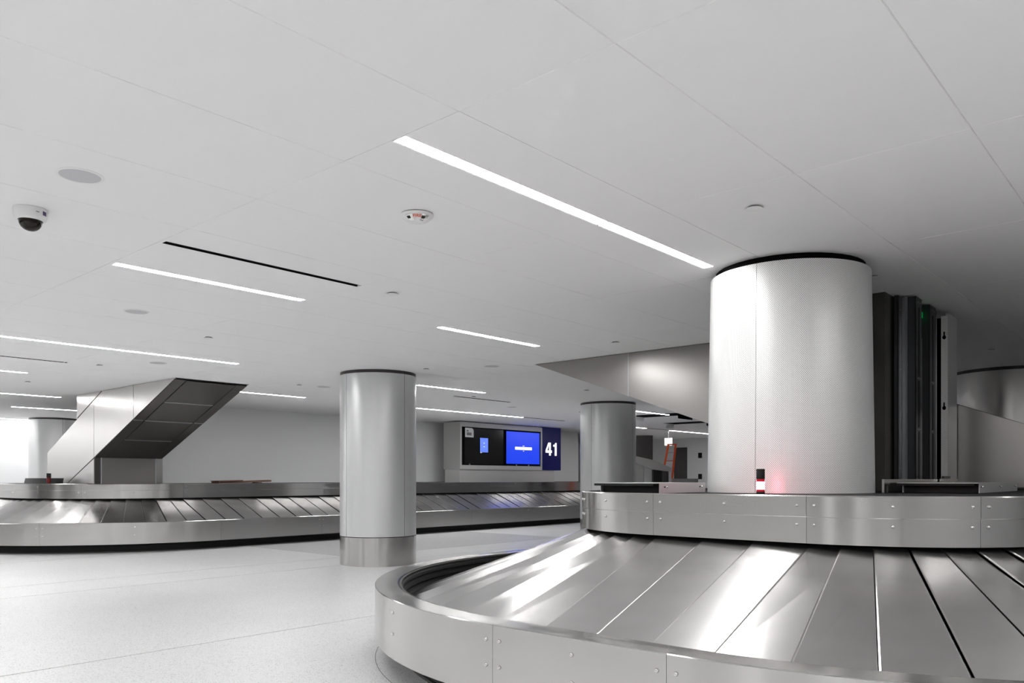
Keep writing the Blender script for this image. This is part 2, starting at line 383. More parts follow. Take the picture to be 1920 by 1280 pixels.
def carousel(loc, label, a0, a1, b0, b1, R, slope, bolts, vis):
    t = thing('baggage_carousel', loc, label, 'carousel', 'baggage carousels')
    P = rounded_path(a0, a1, b0, b1, R); allp = [q for k, pc in P for q in (pc[:-1])]; allp.append(allp[0])
    rim = [(0, .18), (0, .610), (.005, .615), (.187, .615), (.192, .610), (.192, .57), (.03, .57), (.03, .20), (.10, .20), (.10, .18)]
    rub = [(.193, .604), (.205, .609), (.222, .604), (.222, .585), (.235, .575), (.228, .545), (.212, .535), (.236, .515), (.236, .485), (.214, .47), (.240, .445), (.240, .40), (.2, .38)]
    shr = [(0, 1.06), (0, 1.238), (-.003, 1.242), (-.003, 1.378), (.004, 1.386), (.06, 1.386), (.06, 1.37), (.03, 1.37), (.03, 1.06)]
    for k, pc in P:
        o = sweep(MB(), pc, rim, True, .0012).build('rim_panel', M['steel'], t, True)
        mid = pc[len(pc)//2]
        if bolts and vis(*mid[0]):
            for z in (.364, .52):
                L0 = math.hypot(pc[1][0][0]-pc[0][0][0], pc[1][0][1]-pc[0][0][1]); f = min(.45, .055/L0)
                for (p, n1), (q, n2) in ((pc[0], pc[1]), (pc[-1], pc[-2])):
                    add_bolt(o, (p[0] + (q[0]-p[0])*f, p[1] + (q[1]-p[1])*f), n1, z)
                add_bolt(o, mid[0], mid[1], z)
        o = sweep(MB(), [((p[0]-n[0]*slope, p[1]-n[1]*slope), n) for p, n in pc], shr, True, .0012).build('shroud_panel', M['steel'], t, True)
        if bolts and vis(*mid[0]):
            pc2 = [((p[0]-n[0]*slope, p[1]-n[1]*slope), n) for p, n in pc]; mid = pc2[len(pc2)//2]
            for z, off in ((1.188, 0), (1.318, .003)):
                L0 = math.hypot(pc2[1][0][0]-pc2[0][0][0], pc2[1][0][1]-pc2[0][0][1]); f = min(.9, .065/L0)
                for (p, n1), (q, n2) in ((pc2[0], pc2[1]), (pc2[-1], pc2[-2])):
                    add_bolt(o, (p[0] + (q[0]-p[0])*f + n1[0]*off, p[1] + (q[1]-p[1])*f + n1[1]*off), n1, z, .9)
                add_bolt(o, (mid[0][0] + mid[1][0]*off, mid[0][1] + mid[1][1]*off), mid[1], z, .9)
    tag(sweep(MB(), allp, rub, False).build('rubber_bumper', M['black'], t, True), 'ribbed black rubber bumper inside the rim')
    tag(sweep(MB(), allp, [(.26, 0), (.26, .14), (.20, .155), (.20, .195)], False).build('kick_plate', M['black'], t, True), 'black recessed kick plate')
    sweep(MB(), allp, [(.245, 0), (.245, .02), (.262, .024)], False).build('kick_trim', M['dark_steel'], t, True)
    sweep(MB(), allp, [(.0, .0005), (.0, .0012), (.006, .0012), (.006, .0005)], False).build('floor_joint', M['grey_print'], t)
    sweep(MB(), allp, [(slope + .10, 1.36), (slope + .10, .30)], False).build('inner_skirt', M['void'], t)
    dk = MB(); dk.poly([(p[0]-n[0]*(slope+.055), p[1]-n[1]*(slope+.055), 1.376) for p, n in allp[:-1]]); dk.build('deck', M['black_deck'], t)
    dk = MB(); dk.poly([(p[0]-n[0]*.2, p[1]-n[1]*.2, .36) for p, n in allp[:-1]]); dk.build('belly_pan', M['void'], t)
    # plates
    ins, Ls, pitch = .222, slope + .08 - .222, .466
    Ro, Ri = R - ins, R - ins - Ls
    na = round(R_(90)*Ro/pitch); me_s = {}; arcme = plate_mesh(2*Ro*math.tan(R_(90)/na/2), max(.03, 2*Ri*math.tan(R_(90)/na/2)), Ls, .43, 1.045)
    def put(me, p, nn):
        o = inst('plate', me, t, Vector((p[0], p[1], 0)) - Vector(t.location), math.atan2(-nn[1], -nn[0]) - R_(90))
        o.rotation_euler = (R_(random.uniform(-.15, .15)), R_(random.uniform(-.35, .35)), o.rotation_euler[2])
    H = math.pi/2
    cen = [(a0+R, b1-R, 2*H), (a1-R, b1-R, H), (a1-R, b0+R, 0), (a0+R, b0+R, -H)]
    for ca, cb, ts in cen:
        for k in range(na):
            a = ts - H*(k + .5)/na; nn = (math.cos(a), math.sin(a)); r = Ro*math.cos(R_(90)/na/2)
            put(arcme, (ca + nn[0]*r, cb + nn[1]*r), nn)
    for (p, q, nn) in (((a0, b0+R), (a0, b1-R), (-1, 0)), ((a0+R, b1), (a1-R, b1), (0, 1)), ((a1, b1-R), (a1, b0+R), (1, 0)), ((a1-R, b0), (a0+R, b0), (0, -1))):
        L = math.hypot(q[0]-p[0], q[1]-p[1]); k = max(1, round(L/pitch)); key = round(L/k, 4)
        if key not in me_s: me_s[key] = plate_mesh(key, key, Ls, .43, 1.045)
        for i in range(k):
            f = (i + .5)/k; put(me_s[key], (p[0] + (q[0]-p[0])*f - nn[0]*ins, p[1] + (q[1]-p[1])*f - nn[1]*ins), nn)
    return t
carousel((12, 2.68, 0), 'large near baggage carousel of lapped steel plates around the perforated column', 3.53, 20.5, -1.12, 6.48, 3.2, 1.84, True,
         lambda a, b: a < 8.5)
carousel((17.5, 21, 0), 'long far baggage carousel along the grey wall, carrying the inclined duct and blue sign', 4.25, 31.0, 16.0, 26.0, 4.4, 1.72, True,
         lambda a, b: b < 19 and a < 24)

# ------------------------------------------------------------------ round columns
def round_column(a, b, R, label, seams=(200, 290, 60), z0=0.0, band=.49, m='painted'):
    t = thing('round_column', (a, b, z0), label, 'column', 'round columns')
    top = ZC - .055; g = .006/R
    MB().lathe((a, b), [(R - .03, z0), (R - .03, ZC)], 48).build('core', M['void'], t, True)
    ss = sorted(R_(x) for x in seams); zb = z0 + band + .012
    for i in range(len(ss)):
        s0, s1 = ss[i], ss[(i+1) % len(ss)] + (2*math.pi if i == len(ss)-1 else 0)
        n = max(6, int(math.degrees(s1-s0)/4))
        MB().lathe((a, b), [(R - .02, zb), (R, zb), (R, top), (R - .02, top)], n, s0 + g/2, s1 - g/2).build('column_panel', M[m], t, True)
    MB().lathe((a, b), [(R - .02, z0), (R + .001, z0), (R + .001, z0 + band), (R - .02, z0 + band)], 72).build('base_band', M['steel'], t, True)
    MB().lathe((a, b), [(R - .006, top + .004), (R - .006, ZC - .002), (R - .028, ZC - .002)], 72).build('top_ring', M['dark_steel'], t, True)
    return t
round_column(9.02, 11.16, .67, 'free-standing round grey column with a steel base band on open floor', (177, 273, 60))
round_column(16.3, 11.25, .685, 'round grey column right of the blue display, partly behind the near carousel', (179, 274, 60))
round_column(9.1, 27.1, .70, 'pale round column at far left behind the inclined duct', (270, 150, 30))
round_column(16.1, 2.72, .86, 'round column at far right photo edge behind the steel duct', (212, 300, 80), 1.377, .10, 'steel_flat')

# big perforated column with one side still open
t = thing('perforated_column', (8.2, 2.9, 1.377), 'large white perforated-metal column rising from the near carousel, one side still open', 'column')
ca, cb = 7.02, 2.88; zt, zbm = ZC - .06, 1.378
def shell(t0, t1, n, Rb=.712, Rt=.684):
    mb = MB(); uv = []
    for layer in (0, 1):
        for j, z in ((0, zbm), (1, zt)):
            Rr = (Rb if j == 0 else Rt) - layer*.02
            for k in range(n+1):
                a = t0 + (t1-t0)*k/n; mb.v.append((ca + Rr*math.cos(a), cb + Rr*math.sin(a), z)); uv.append((a*.7, z))
    m = n + 1
    for k in range(n):
        mb.f += [(k, k+1, m+k+1, m+k), (2*m+k, 3*m+k, 3*m+k+1, 2*m+k+1), (m+k, m+k+1, 3*m+k+1, 3*m+k), (k, 2*m+k, 2*m+k+1, k+1)]
    mb.f += [(0, m, 3*m, 2*m), (n, 2*m+n, 3*m+n, m+n)]
    mb.uv = uv; return mb
SE = R_(180.5)
shell(R_(88), SE - .003, 40).build('perforated_panel', M['perf'], t, True)
shell(SE + .003, R_(316), 44).build('perforated_panel', M['perf'], t, True)
mb = MB(); mb.box(ca, 9.9, cb + .66, cb + .685, zbm, zt); mb.uv = [(v[0], v[2]) for v in mb.v]; mb.build('perforated_panel', M['perf'], t)
a_e = R_(316)
mb = MB(); ex, ey = ca + .70*math.cos(a_e), cb + .70*math.sin(a_e)
mb.prism([(ex, ey - .012, zbm), (ex + .03, ey + .012, zbm), (ex + .03, ey + .03, zbm), (ex - .01, ey + .02, zbm)], (-.02, .01, zt - zbm - .02)); mb.build('edge_strip', M['galv'], t)
MB().lathe((ca, cb), [(.64, zt - .01), (.64, ZC - .002)], 40).build('top_reveal', M['void'], t, True)
tag(MB().box(8.38, 9.2, 2.46, 3.42, zbm, ZC - .002).build('concrete_core', M['concrete'], t), 'rough dark concrete core')
MB().box(9.2, 9.855, 2.6, 3.5, zbm, zt).build('dark_backing', M['void'], t)
def stud(a0, a1, b, dep, slots):
    mb = MB(); z0, z1 = zbm, ZC - .02
    mb.box(a0, a1, b, b + .006, z0, z1); mb.box(a0, a0 + .006, b, b + dep, z0, z1); mb.box(a1 - .006, a1, b, b + dep, z0, z1)
    o = mb.build('stud', M['stud'], t)
    if slots:
        am = (a0 + a1)/2
        for zz0, zz1 in ((1.42, 1.98), (2.02, 2.50), (2.54, 3.24)): MB().box(am - .012, am + .012, b - .002, b - .0005, zz0, zz1).build('slot', M['void'], o)
        for zz in (2.0, 2.52, 3.29):
            for dx in (-.035, .035): add_bolt(o, (am + dx, b), (0, -1), zz, .5)
    else:
        for zz in (1.6, 2.1, 2.6, 3.2): add_bolt(o, (a0 + (a1-a0)*.5, b), (0, -1), zz, .5)
    return o
stud(8.54, 8.66, 2.38, .04, False)
tag(MB().box(8.665, 8.68, 2.33, 2.42, zbm, ZC - .02).build('edge_strip', M['galv'], t), 'bright galvanised edge')
stud(8.70, 8.92, 2.26, .09, True)
MB().box(8.935, 8.97, 2.27, 2.40, zbm, 2.95).build('edge_strip', M['galv'], t)
stud(9.22, 9.46, 2.26, .10, True)
MB().box(9.462, 9.472, 2.25, 2.36, zbm, zt).build('edge_strip', M['galv'], t)
MB().box(9.10, 9.19, 2.32, 2.36, 3.20, 3.26).build('status_lamp', M['green'], t)
MB().box(9.86, 9.90, 2.2, 3.53, zbm, zt).build('gap_dark_sheet', M['void'], t)  # black sheet added so the hollow behind the gap stays dark
mb = MB(); mb.box(9.50, 9.90, 2.15, 2.17, zbm, zt - .02); mb.uv = [(v[0], v[2]) for v in mb.v]; mb.build('side_panel', M['tray'], t)
mb = MB(); mb.box(9.49, 9.505, 2.15, 2.215, zbm, zt - .05); mb.uv = [(v[1], v[2]) for v in mb.v]; fl_ = mb.build('perforated_flange', M['perf'], t)
for zz in (3.02, 2.26):
    k = MB(); k.prism([(9.488, 2.184 + .018*math.cos(x), zz + .022*math.sin(x)) for x in [i*math.pi/5 for i in range(10)]], (-.002, 0, 0))
    k.box(9.486, 9.488, 2.177, 2.191, zz, zz + .06); k.build('keyhole', M['void'], fl_)
MB().box(7.14, 9.47, 2.10, 2.12, 1.378, 1.495).build('base_band', M['steel'], t)
MB().box(8.9, 9.48, 2.05, 2.09, 1.378, 1.50).build('bracket', M['steel'], t)
MB().box(9.0, 9.25, 2.07, 2.095, 1.50, 1.525).build('bracket', M['dark_steel'], t)

# ------------------------------------------------------------------ loose cladding trays on the near deck
def tray(a0, a1, b0, b1, label, holes):
    t = thing('cladding_tray', ((a0+a1)/2, (b0+b1)/2, 1.377), label, 'metal tray', 'loose cladding trays on the near deck')
    z0, z1 = 1.380, 1.466
    mb = MB(); mb.box(a0 - .03, a1, b0, b1 + .03, z1 - .006, z1); mb.box(a0 + .02, a1, b0, b0 + .006, z0, z1 - .006)
    mb.box(a0 + .02, a1, b1 - .006, b1, z0, z1 - .006); mb.box(a1 - .006, a1, b0 + .006, b1 - .006, z0, z1 - .006)
    mb.build('tray_body', M['tray'], t)
    MB().box(a0 - .03, a0 - .026, b0 + .03, b1 + .03, z1 - .026, z1 - .006).build('front_lip_shade', M['black'], t)  # black stands for the shade on the tray's open front
    MB().box(a0 + .05, a0 + .056, b0 + .006, b1 - .006, z0, z1 - .006).build('front_flange_shade', M['black'], t)  # grey sheet coloured black, shade of the open underside
    for x in holes:
        MB().box(x, x + .022, b0 - .001, b0 - .0002, z0 + .045, z0 + .055).build('slot', M['void'], t)
        add_bolt(t, (x + .05, b0), (0, -1), z0 + .05, .7)
    return t
tray(5.66, 6.46, 3.41, 4.0, 'grey metal cladding tray lying left of the perforated column', (5.75, 6.35))
tray(7.42, 9.1, 1.45, 2.04, 'long grey metal cladding tray lying on the deck right of the perforated column', (7.5, 8.25, 8.95))

# ------------------------------------------------------------------ warning beacons
def beacon(p, r, lit, label, h=.2):
    t = thing('warning_beacon', p, label, 'warning light', 'warning beacons'); a, b, z = p; c = (a, b)
    MB().lathe(c, [(.0001, z), (r, z), (r, z + h*.10), (r*.96, z + h*.11), (.0001, z + h*.11)], 24).build('base', M['black'], t, True)
    lo, hi = (.11, .60)
    if lit:
        MB().lathe(c, [(r*.93, z + h*lo), (r*.93, z + h*.20)], 24).build('lens', M['beacon_red'], t, True)
        prof = [(r*.90, z + h*.20)]
        for k in range(3): prof += [(r*.95, z + h*(.20 + .10*k)), (r*.95, z + h*(.28 + .10*k)), (r*.88, z + h*(.29 + .10*k))]
        MB().lathe(c, prof, 24).build('lamp', M['beacon_glow'], t, True)
        MB().lathe(c, [(r*.94, z + h*.49), (r*.94, z + h*.60)], 24).build('lens', M['beacon_red'], t, True)
    else:
        MB().lathe(c, [(r*.93, z + h*lo), (r*.93, z + h*.60)], 24).build('lens', M['beacon_dark'], t, True)
    MB().lathe(c, [(.0001, z + h*.59), (r, z + h*.60), (r, z + h*.98), (r*.94, z + h), (.0001, z + h)], 24).build('cap', M['black'], t, True)
q = pt(1426, 926, 6.14)
beacon((q.x, q.y, 1.379), .032, True, 'lit red warning beacon with black cap in front of the perforated column', .196)
q = next(p_ for p_ in (pt(91.5, 899, 17.5 + .02*k_) for k_ in range(200)) if math.hypot(p_.x - 8.65, p_.y - 20.4) < 2.53)
beacon((q.x, q.y, 1.377), .046, False, 'unlit dark red warning beacon on the far carousel beside the duct foot', .24)

# ------------------------------------------------------------------ inclined ducts
def side_piece(t, a, pts, m='steel_flat', name='side_panel', th=.02, shrink=.007):
    c = [sum(p[i] for p in pts)/len(pts) for i in (0, 1)]; n = len(pts); out = []
    for i in range(n):   # inset polygon
        p0, p1, p2 = Vector(pts[i-1]), Vector(pts[i]), Vector(pts[(i+1) % n])
        d1, d2 = (p1-p0).normalized(), (p2-p1).normalized(); area = sum(pts[k][0]*pts[(k+1) % n][1] - pts[(k+1) % n][0]*pts[k][1] for k in range(n))
        sg = 1 if area > 0 else -1
        n1, n2 = Vector((-d1.y, d1.x))*sg, Vector((-d2.y, d2.x))*sg
        bis = (n1+n2); out.append(p1 + bis*(shrink/max(.3, bis.dot(n1)))*1.0)
    return MB().prism([(a, p.x, p.y) for p in out], (th, 0, 0)).build(name, M[m], t)
# far duct, descending away from the viewer onto the far carousel
t = thing('baggage_duct', (7.56, 18.9, 1.377), 'stainless inclined baggage duct with dark underside dropping onto the far carousel', 'duct', 'inclined baggage ducts')
al, ar = 6.83, 8.30
zt = ZC - .003
def low(b): return zt - (b - 14.27)*.3745       # underside line
def upp(b): return zt - (b - 17.58)*.385        # upper line of the band
bf = 18.02
side_piece(t, al, [(14.27, zt), (16.07, low(16.07)), (16.07, zt)])
side_piece(t, al, [(16.07, low(16.07)), (18.03, low(18.03)), (18.03, upp(18.03)), (17.58, zt), (16.07, zt)])
side_piece(t, al, [(18.03, low(18.03)), (19.56, 1.389), (20.8, 1.389), (20.8, upp(20.8)), (18.03, upp(18.03))])
side_piece(t, al, [(17.62, zt), (18.98, upp(18.98) + .02), (18.98, zt)])
side_piece(t, al, [(bf + .01, low(bf) - .02), (bf + .01, 1.389), (19.52, 1.389)])
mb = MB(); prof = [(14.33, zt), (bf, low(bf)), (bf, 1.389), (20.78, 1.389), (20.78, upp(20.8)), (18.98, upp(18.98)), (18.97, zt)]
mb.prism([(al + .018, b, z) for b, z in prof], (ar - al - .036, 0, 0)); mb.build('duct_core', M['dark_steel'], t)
side_piece(t, ar - .02, [(14.27, zt), (bf, low(bf)), (bf, 1.389), (20.8, 1.389), (20.8, upp(20.8)), (18.98, upp(18.98)), (18.98, zt)], shrink=.001)
def slope_quad(a0, a1, b0, b1, off, th, m, name, par=t):
    k = Vector((0, -.351, -.936))
    P = [Vector((a0, b0, low(b0))), Vector((a1, b0, low(b0))), Vector((a1, b1, low(b1))), Vector((a0, b1, low(b1)))]
    return MB().prism([p + k*off for p in P], k*th).build(name, M[m], par)
fr = [14.34, 15.25, 16.10, 17.05, 17.98]
for i in range(4):
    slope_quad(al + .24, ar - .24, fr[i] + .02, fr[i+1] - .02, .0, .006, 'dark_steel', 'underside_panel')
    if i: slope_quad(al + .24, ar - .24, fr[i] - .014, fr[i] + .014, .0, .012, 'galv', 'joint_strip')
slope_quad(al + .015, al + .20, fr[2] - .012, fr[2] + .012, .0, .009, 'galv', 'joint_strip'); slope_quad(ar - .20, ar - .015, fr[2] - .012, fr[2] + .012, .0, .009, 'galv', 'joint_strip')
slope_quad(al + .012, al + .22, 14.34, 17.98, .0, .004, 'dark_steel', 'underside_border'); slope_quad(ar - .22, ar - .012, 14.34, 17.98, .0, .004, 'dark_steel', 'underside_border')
MB().box(al + .16, ar - .16, bf - .012, bf - .002, 1.389, 1.95).build('foot_panel', M['foot_steel'], t)
for x in (al + .13, ar - .16): MB().box(x, x + .025, bf - .02, bf - .002, 1.389, 1.95).build('foot_trim', M['galv'], t)
MB().box(ar - .13, ar - .003, bf - .014, bf - .002, 1.389, 1.95).build('foot_panel', M['steel_flat'], t)
# upper box end of the duct facing left/back
# near duct, descending from the left behind the big column
t = thing('baggage_duct', (10.6, 4, 1.377), 'stainless inclined baggage duct running behind the big perforated column', 'duct', 'inclined baggage ducts')
al2, ar2 = 9.93, 11.4
def low2(b): return zt - (8.30 - b)*.358
def upp2(b): return zt - (4.78 - b)*.39
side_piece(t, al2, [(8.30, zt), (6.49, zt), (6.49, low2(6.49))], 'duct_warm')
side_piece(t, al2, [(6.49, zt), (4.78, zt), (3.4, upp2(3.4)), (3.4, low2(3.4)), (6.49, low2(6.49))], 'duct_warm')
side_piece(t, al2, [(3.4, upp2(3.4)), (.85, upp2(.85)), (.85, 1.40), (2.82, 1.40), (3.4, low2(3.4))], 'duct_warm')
prof = [(8.24, zt), (4.80, zt), (.88, upp2(.86)), (.88, 1.385), (2.8, 1.385)]
mb = MB(); mb.prism([(al2 + .018, b, z) for b, z in prof], (ar2 - al2 - .036, 0, 0)); mb.build('duct_core', M['dark_steel'], t)
side_piece(t, ar2 - .02, [(8.30, zt), (4.78, zt), (.85, upp2(.85)), (.85, 1.40), (2.82, 1.40)], shrink=.001)
MB().box(al2 - .004, al2 + .01, 6.485, 6.497, low2(6.49), zt).build('joint_strip', M['galv'], t)
MB().box(al2, ar2 + .05, .80, 2.2, 1.378, 1.395).build('foot_tray', M['black'], t)

# black curb around the foot of the far duct
mb = MB(); cc = (8.65, 20.4); arcp = [((cc[0] + 2.35*math.cos(R_(x)), cc[1] + 2.35*math.sin(R_(x))), (math.cos(R_(x)), math.sin(R_(x)))) for x in range(170, 212, 4)]
sweep(mb, arcp, [(0, 1.378), (0.03, 1.51), (.05, 1.51), (.02, 1.378)])
tag(mb.build('rubber_curb', M['black'], None, True), 'low curved black rubber curb at the far duct foot', 'curb')
# plank on the far deck
t = thing('timber_plank', (10.5, 18.2, 1.377), 'brown timber board lying on the far carousel deck against the wall', 'board')
MB().prism([(9.75, 18.15, 1.38), (11.25, 18.25, 1.42), (11.22, 18.55, 1.42), (9.72, 18.45, 1.38)], (0, 0, .045)).build('board', M['wood'], t)
MB().prism([(9.72, 18.1, 1.428), (10.4, 18.15, 1.445), (10.4, 18.5, 1.445), (9.7, 18.45, 1.428)], (0, 0, .02)).build('board', M['orange'] if False else M['wood'], t)
MB().box(10.85, 10.95, 18.2, 18.5, 1.378, 1.405).build('bearer', M['black'], t)

# ------------------------------------------------------------------ display sign 41
bs = 18.1
t = thing('display_sign', (20.3, 18.45, 1.377), 'grey carousel display cabinet with two screens and blue number 41 panel', 'display sign')
MB().box(17.94, 22.06, bs, 18.85, 1.80, 3.33).build('cabinet', M['sign_grey'], t)
MB().box(18.02, 21.98, bs - .004, bs - .0005, 1.94, 3.17).build('screen_bay', M['void'], t)
fr_ = MB(); z0, z1 = 1.80, 3.33
fr_.box(17.94, 18.0, bs - .03, bs - .001, z0, z1); fr_.box(22.0, 22.06, bs - .03, bs - .001, z0, z1)
fr_.box(18.0, 22.0, bs - .03, bs - .001, z0, 1.93); fr_.box(18.0, 22.0, bs - .03, bs - .001, 3.18, z1); fr_.build('cabinet_frame', M['sign_frame'], t)
sc = MB().box(18.14, 20.0, bs - .016, bs - .005, 1.97, 3.14).build('screen', M['screen_black'], t); sc['label'] = 'black screen with a small pale window'
MB().box(18.86, 19.24, bs - .018, bs - .0165, 2.37, 2.84).build('screen_window', M['screen_pale'], sc)
MB().box(18.87, 18.94, bs - .018, bs - .0165, 2.345, 2.362).build('screen_mark', M['sign_white'], sc)
for zz in (2.66, 2.54): MB().box(19.02, 19.08, bs - .0195, bs - .0185, zz, zz + .022).build('screen_mark', M['sign_white'], sc)
MB().box(18.875, 19.225, bs - .0195, bs - .0185, 2.41, 2.416).build('screen_mark', M['screen_blue'], sc)
sc = MB().box(20.16, 21.92, bs - .016, bs - .005, 2.01, 3.12).build('screen', M['screen_blue'], t); sc['label'] = 'bright blue screen with a white bar'
MB().box(20.60, 21.50, bs - .018, bs - .0165, 2.50, 2.60).build('screen_bar', M['sign_white'], sc)
MB().box(21.0, 21.1, bs - .018, bs - .0165, 2.625, 2.645).build('screen_mark', M['sign_white'], sc); MB().box(21.02, 21.08, bs - .018, bs - .0165, 2.45, 2.47).build('screen_mark', M['sign_white'], sc)
MB().box(21.02, 21.08, bs - .0192, bs - .0182, 2.545, 2.555).build('screen_mark', M['screen_blue'], sc)
# icon plate with rounded upper right corner
def rounded(x0, x1, z0, z1, y, r):
    p = [(x0, y, z0), (x1, y, z0)] + [(x1 - r + r*math.cos(R_(k)), y, z1 - r + r*math.sin(R_(k))) for k in range(0, 91, 15)] + [(x0, y, z1)]
    return p
ic = MB().prism(rounded(18.16, 18.55, 2.84, 3.14, bs - .022, .1), (0, .005, 0)).build('icon_plate', M['white'], t)
mk = MB(); mk.box(18.23, 18.31, bs - .0235, bs - .0222, 2.90, 3.07); mk.box(18.31, 18.45, bs - .0235, bs - .0222, 2.90, 2.99); mk.build('icon_glyph', M['grey_print'], ic)
MB().box(18.25, 18.29, bs - .0245, bs - .0236, 2.99, 3.03).build('icon_mark', M['white'], ic)
for x in (18.35, 20.65, 21.3): MB().box(x, x + .05, bs - .02, bs - .004, 1.945, 1.985).build('screen_clip', M['galv'], t)
pn = MB().box(22.08, 23.15, bs - .02, 18.4, 1.80, 3.355).build('number_panel', M['sign_blue'], t)
MB().box(17.95, 22.8, bs + .02, 18.8, 1.378, 1.799).build('pedestal', M['sign_frame'], t)
def text(body, size, m, parent, loc, rot, sx=1.0, bold=0.0, name='lettering', ext=.002):
    cu = bpy.data.curves.new(name, 'FONT'); cu.body = body; cu.size = size; cu.offset = bold; cu.extrude = ext; cu.align_x = 'CENTER'; cu.align_y = 'CENTER'; cu.resolution_u = 4
    tmp = bpy.data.objects.new('tmp_text', cu); col.objects.link(tmp); bpy.context.view_layer.update()
    me = bpy.data.meshes.new_from_object(tmp.evaluated_get(bpy.context.evaluated_depsgraph_get())); bpy.data.objects.remove(tmp); bpy.data.curves.remove(cu)
    me.materials.clear(); me.materials.append(m)
    o = bpy.data.objects.new(name, me); col.objects.link(o); o.parent = parent
    o.location = Vector(loc) - worldloc(parent); o.rotation_euler = rot; o.scale = (sx, 1, 1); return o
dg = MB(); yy, ex_ = bs - .026, (0, .005, 0)
def dpoly(p): dg.prism([(22.26 + x, yy, 2.335 + z) for x, z in p], ex_)
dpoly([(0, .10), (.36, .10), (.36, .19), (0, .19)]); dpoly([(.20, 0), (.30, 0), (.30, .10), (.20, .10)]); dpoly([(.20, .19), (.30, .19), (.30, .47), (.20, .47)])
dpoly([(0, .19), (.105, .19), (.20, .40), (.20, .47), (.155, .47)])
dpoly([(.53, 0), (.64, 0), (.64, .47), (.56, .47), (.53, .41)]); dpoly([(.44, .33), (.53, .33), (.53, .41), (.44, .395)])
dg.build('lettering', M['sign_white'], pn)

# ------------------------------------------------------------------ ceiling devices
def P_c(u, v): 
    Y = F*(ZC - EYE)/(HOR - v); return pt(u, v, Y)
def speaker(u, v, label, r=.135):
    p = P_c(u, v); t = thing('ceiling_speaker', (p.x, p.y, ZC), label, 'speaker', 'flush ceiling speakers'); c = (p.x, p.y)
    MB().lathe(c, [(r, ZC), (r, ZC - .003), (r*.87, ZC - .005), (r*.86, ZC - .003)], 40).build('ring', M['white'], t, True)
    MB().lathe(c, [(r*.86, ZC - .003), (.0001, ZC - .004)], 40).build('grille', M['speaker'], t, True)
speaker(150, 329, 'round flush ceiling speaker above the dome camera, nearest the viewer')
speaker(256, 584, 'round flush ceiling speaker below the left light and air slot')
speaker(296, 680, 'round ceiling speaker just above the far inclined duct', .14)
speaker(922, 686, 'round ceiling speaker left of the angled duct tip', .14)
speaker(607, 725, 'small far round ceiling speaker just left of the free-standing column', .15)
speaker(960, 763, 'small far round ceiling speaker above the blue display', .14)
def cap(u, v, label, r=.06):
    p = P_c(u, v); t = thing('sprinkler_cover', (p.x, p.y, ZC), label, 'sprinkler', 'concealed sprinkler covers'); c = (p.x, p.y)
    MB().lathe(c, [(r*.7, ZC), (r*.7, ZC - .012)], 24).build('neck', M['grey_print'], t, True)
    MB().lathe(c, [(r*.7, ZC - .0115), (r, ZC - .013), (r, ZC - .017), (.0001, ZC - .018)], 28).build('cover_plate', M['white'], t, True)
for u, v, lab in [(1414, 388, 'sprinkler cover disc above the big perforated column'), (391, 632, 'sprinkler cover disc above the far duct, between two light rows'),
                  (187, 684, 'sprinkler cover disc left of the far duct below a light'), (736, 549, 'sprinkler cover disc right of the black slot end'),
                  (1154, 641, 'sprinkler cover disc just above the angled duct'), (799, 691, 'sprinkler cover disc at the top of the free-standing column'),
                  (52, 715, 'sprinkler cover disc at far left between two lights'), (1859, 655, 'sprinkler cover disc at right in the dark ceiling part'),
                  (888, 743, 'tiny far sprinkler cover beside the thin air slot'), (1100, 731, 'sprinkler cover disc above the second round column'),
                  (1637, 518, 'sprinkler cover disc right of the perforated column top'), (561, 721, 'tiny sprinkler cover disc right of the far duct'),
                  (1088, 772, 'tiny far sprinkler cover left of the second round column')]:
    cap(u, v, lab)
# dome camera
p = P_c(57, 392); c = (p.x, p.y)
t = thing('dome_camera', (p.x, p.y, ZC), 'white dome security camera hanging from the ceiling at left', 'camera')
MB().lathe(c, [(.101, ZC), (.101, ZC - .004), (.104, ZC - .006), (.102, ZC - .055), (.096, ZC - .072), (.078, ZC - .082), (.076, ZC - .080)], 40).build('housing', M['white'], t, True)
MB().lathe(c, [(.076, ZC - .080)] + [(.072*math.cos(R_(x)), ZC - .084 - .068*math.sin(R_(x))) for x in range(0, 90, 9)] + [(.0001, ZC - .152)], 36).build('dome', M['dome'], t, True)
def on_cyl(c, r, ang, w_, z0, z1, m, par, name):
    mb = MB(); mb.lathe(c, [(r, z0), (r, z1)], 6, ang - w_/2, ang + w_/2); mb.build(name, m, par, True)
va = math.atan2(-p.y, -p.x)          # towards the viewer
on_cyl(c, .1045, va + .95, .34, ZC - .05, ZC - .022, M['purple'], t, 'sticker'); on_cyl(c, .1046, va + .42, .2, ZC - .040, ZC - .034, M['grey_print'], t, 'name_mark')
# fire alarm strobe
p = P_c(782, 402); c = (p.x, p.y); va = math.atan2(-p.y, -p.x)
t = thing('fire_strobe', (p.x, p.y, ZC), 'white round ceiling fire alarm strobe lettered FIRE in red', 'fire alarm')
MB().lathe(c, [(.100, ZC), (.100, ZC - .004)], 40).build('base_ring', M['grey_print'], t, True)
MB().lathe(c, [(.113, ZC - .004), (.115, ZC - .010), (.104, ZC - .026), (.078, ZC - .046), (.05, ZC - .054), (.0001, ZC - .056)], 40).build('housing', M['white'], t, True)
for sg in (-1, 1):
    mb = MB(); a = va + sg*.62
    mb.lathe(c, [(.106, ZC - .0275), (.078, ZC - .0475), (.05, ZC - .0555)], 6, a - .27, a + .27); o = mb.build('lamp_window', M['mirror'], t, True)
    mb = MB(); mb.lathe(c, [(.096, ZC - .0365), (.080, ZC - .0485)], 4, a - .24, a + .05); mb.build('lamp_shadow', M['black'], o, True)
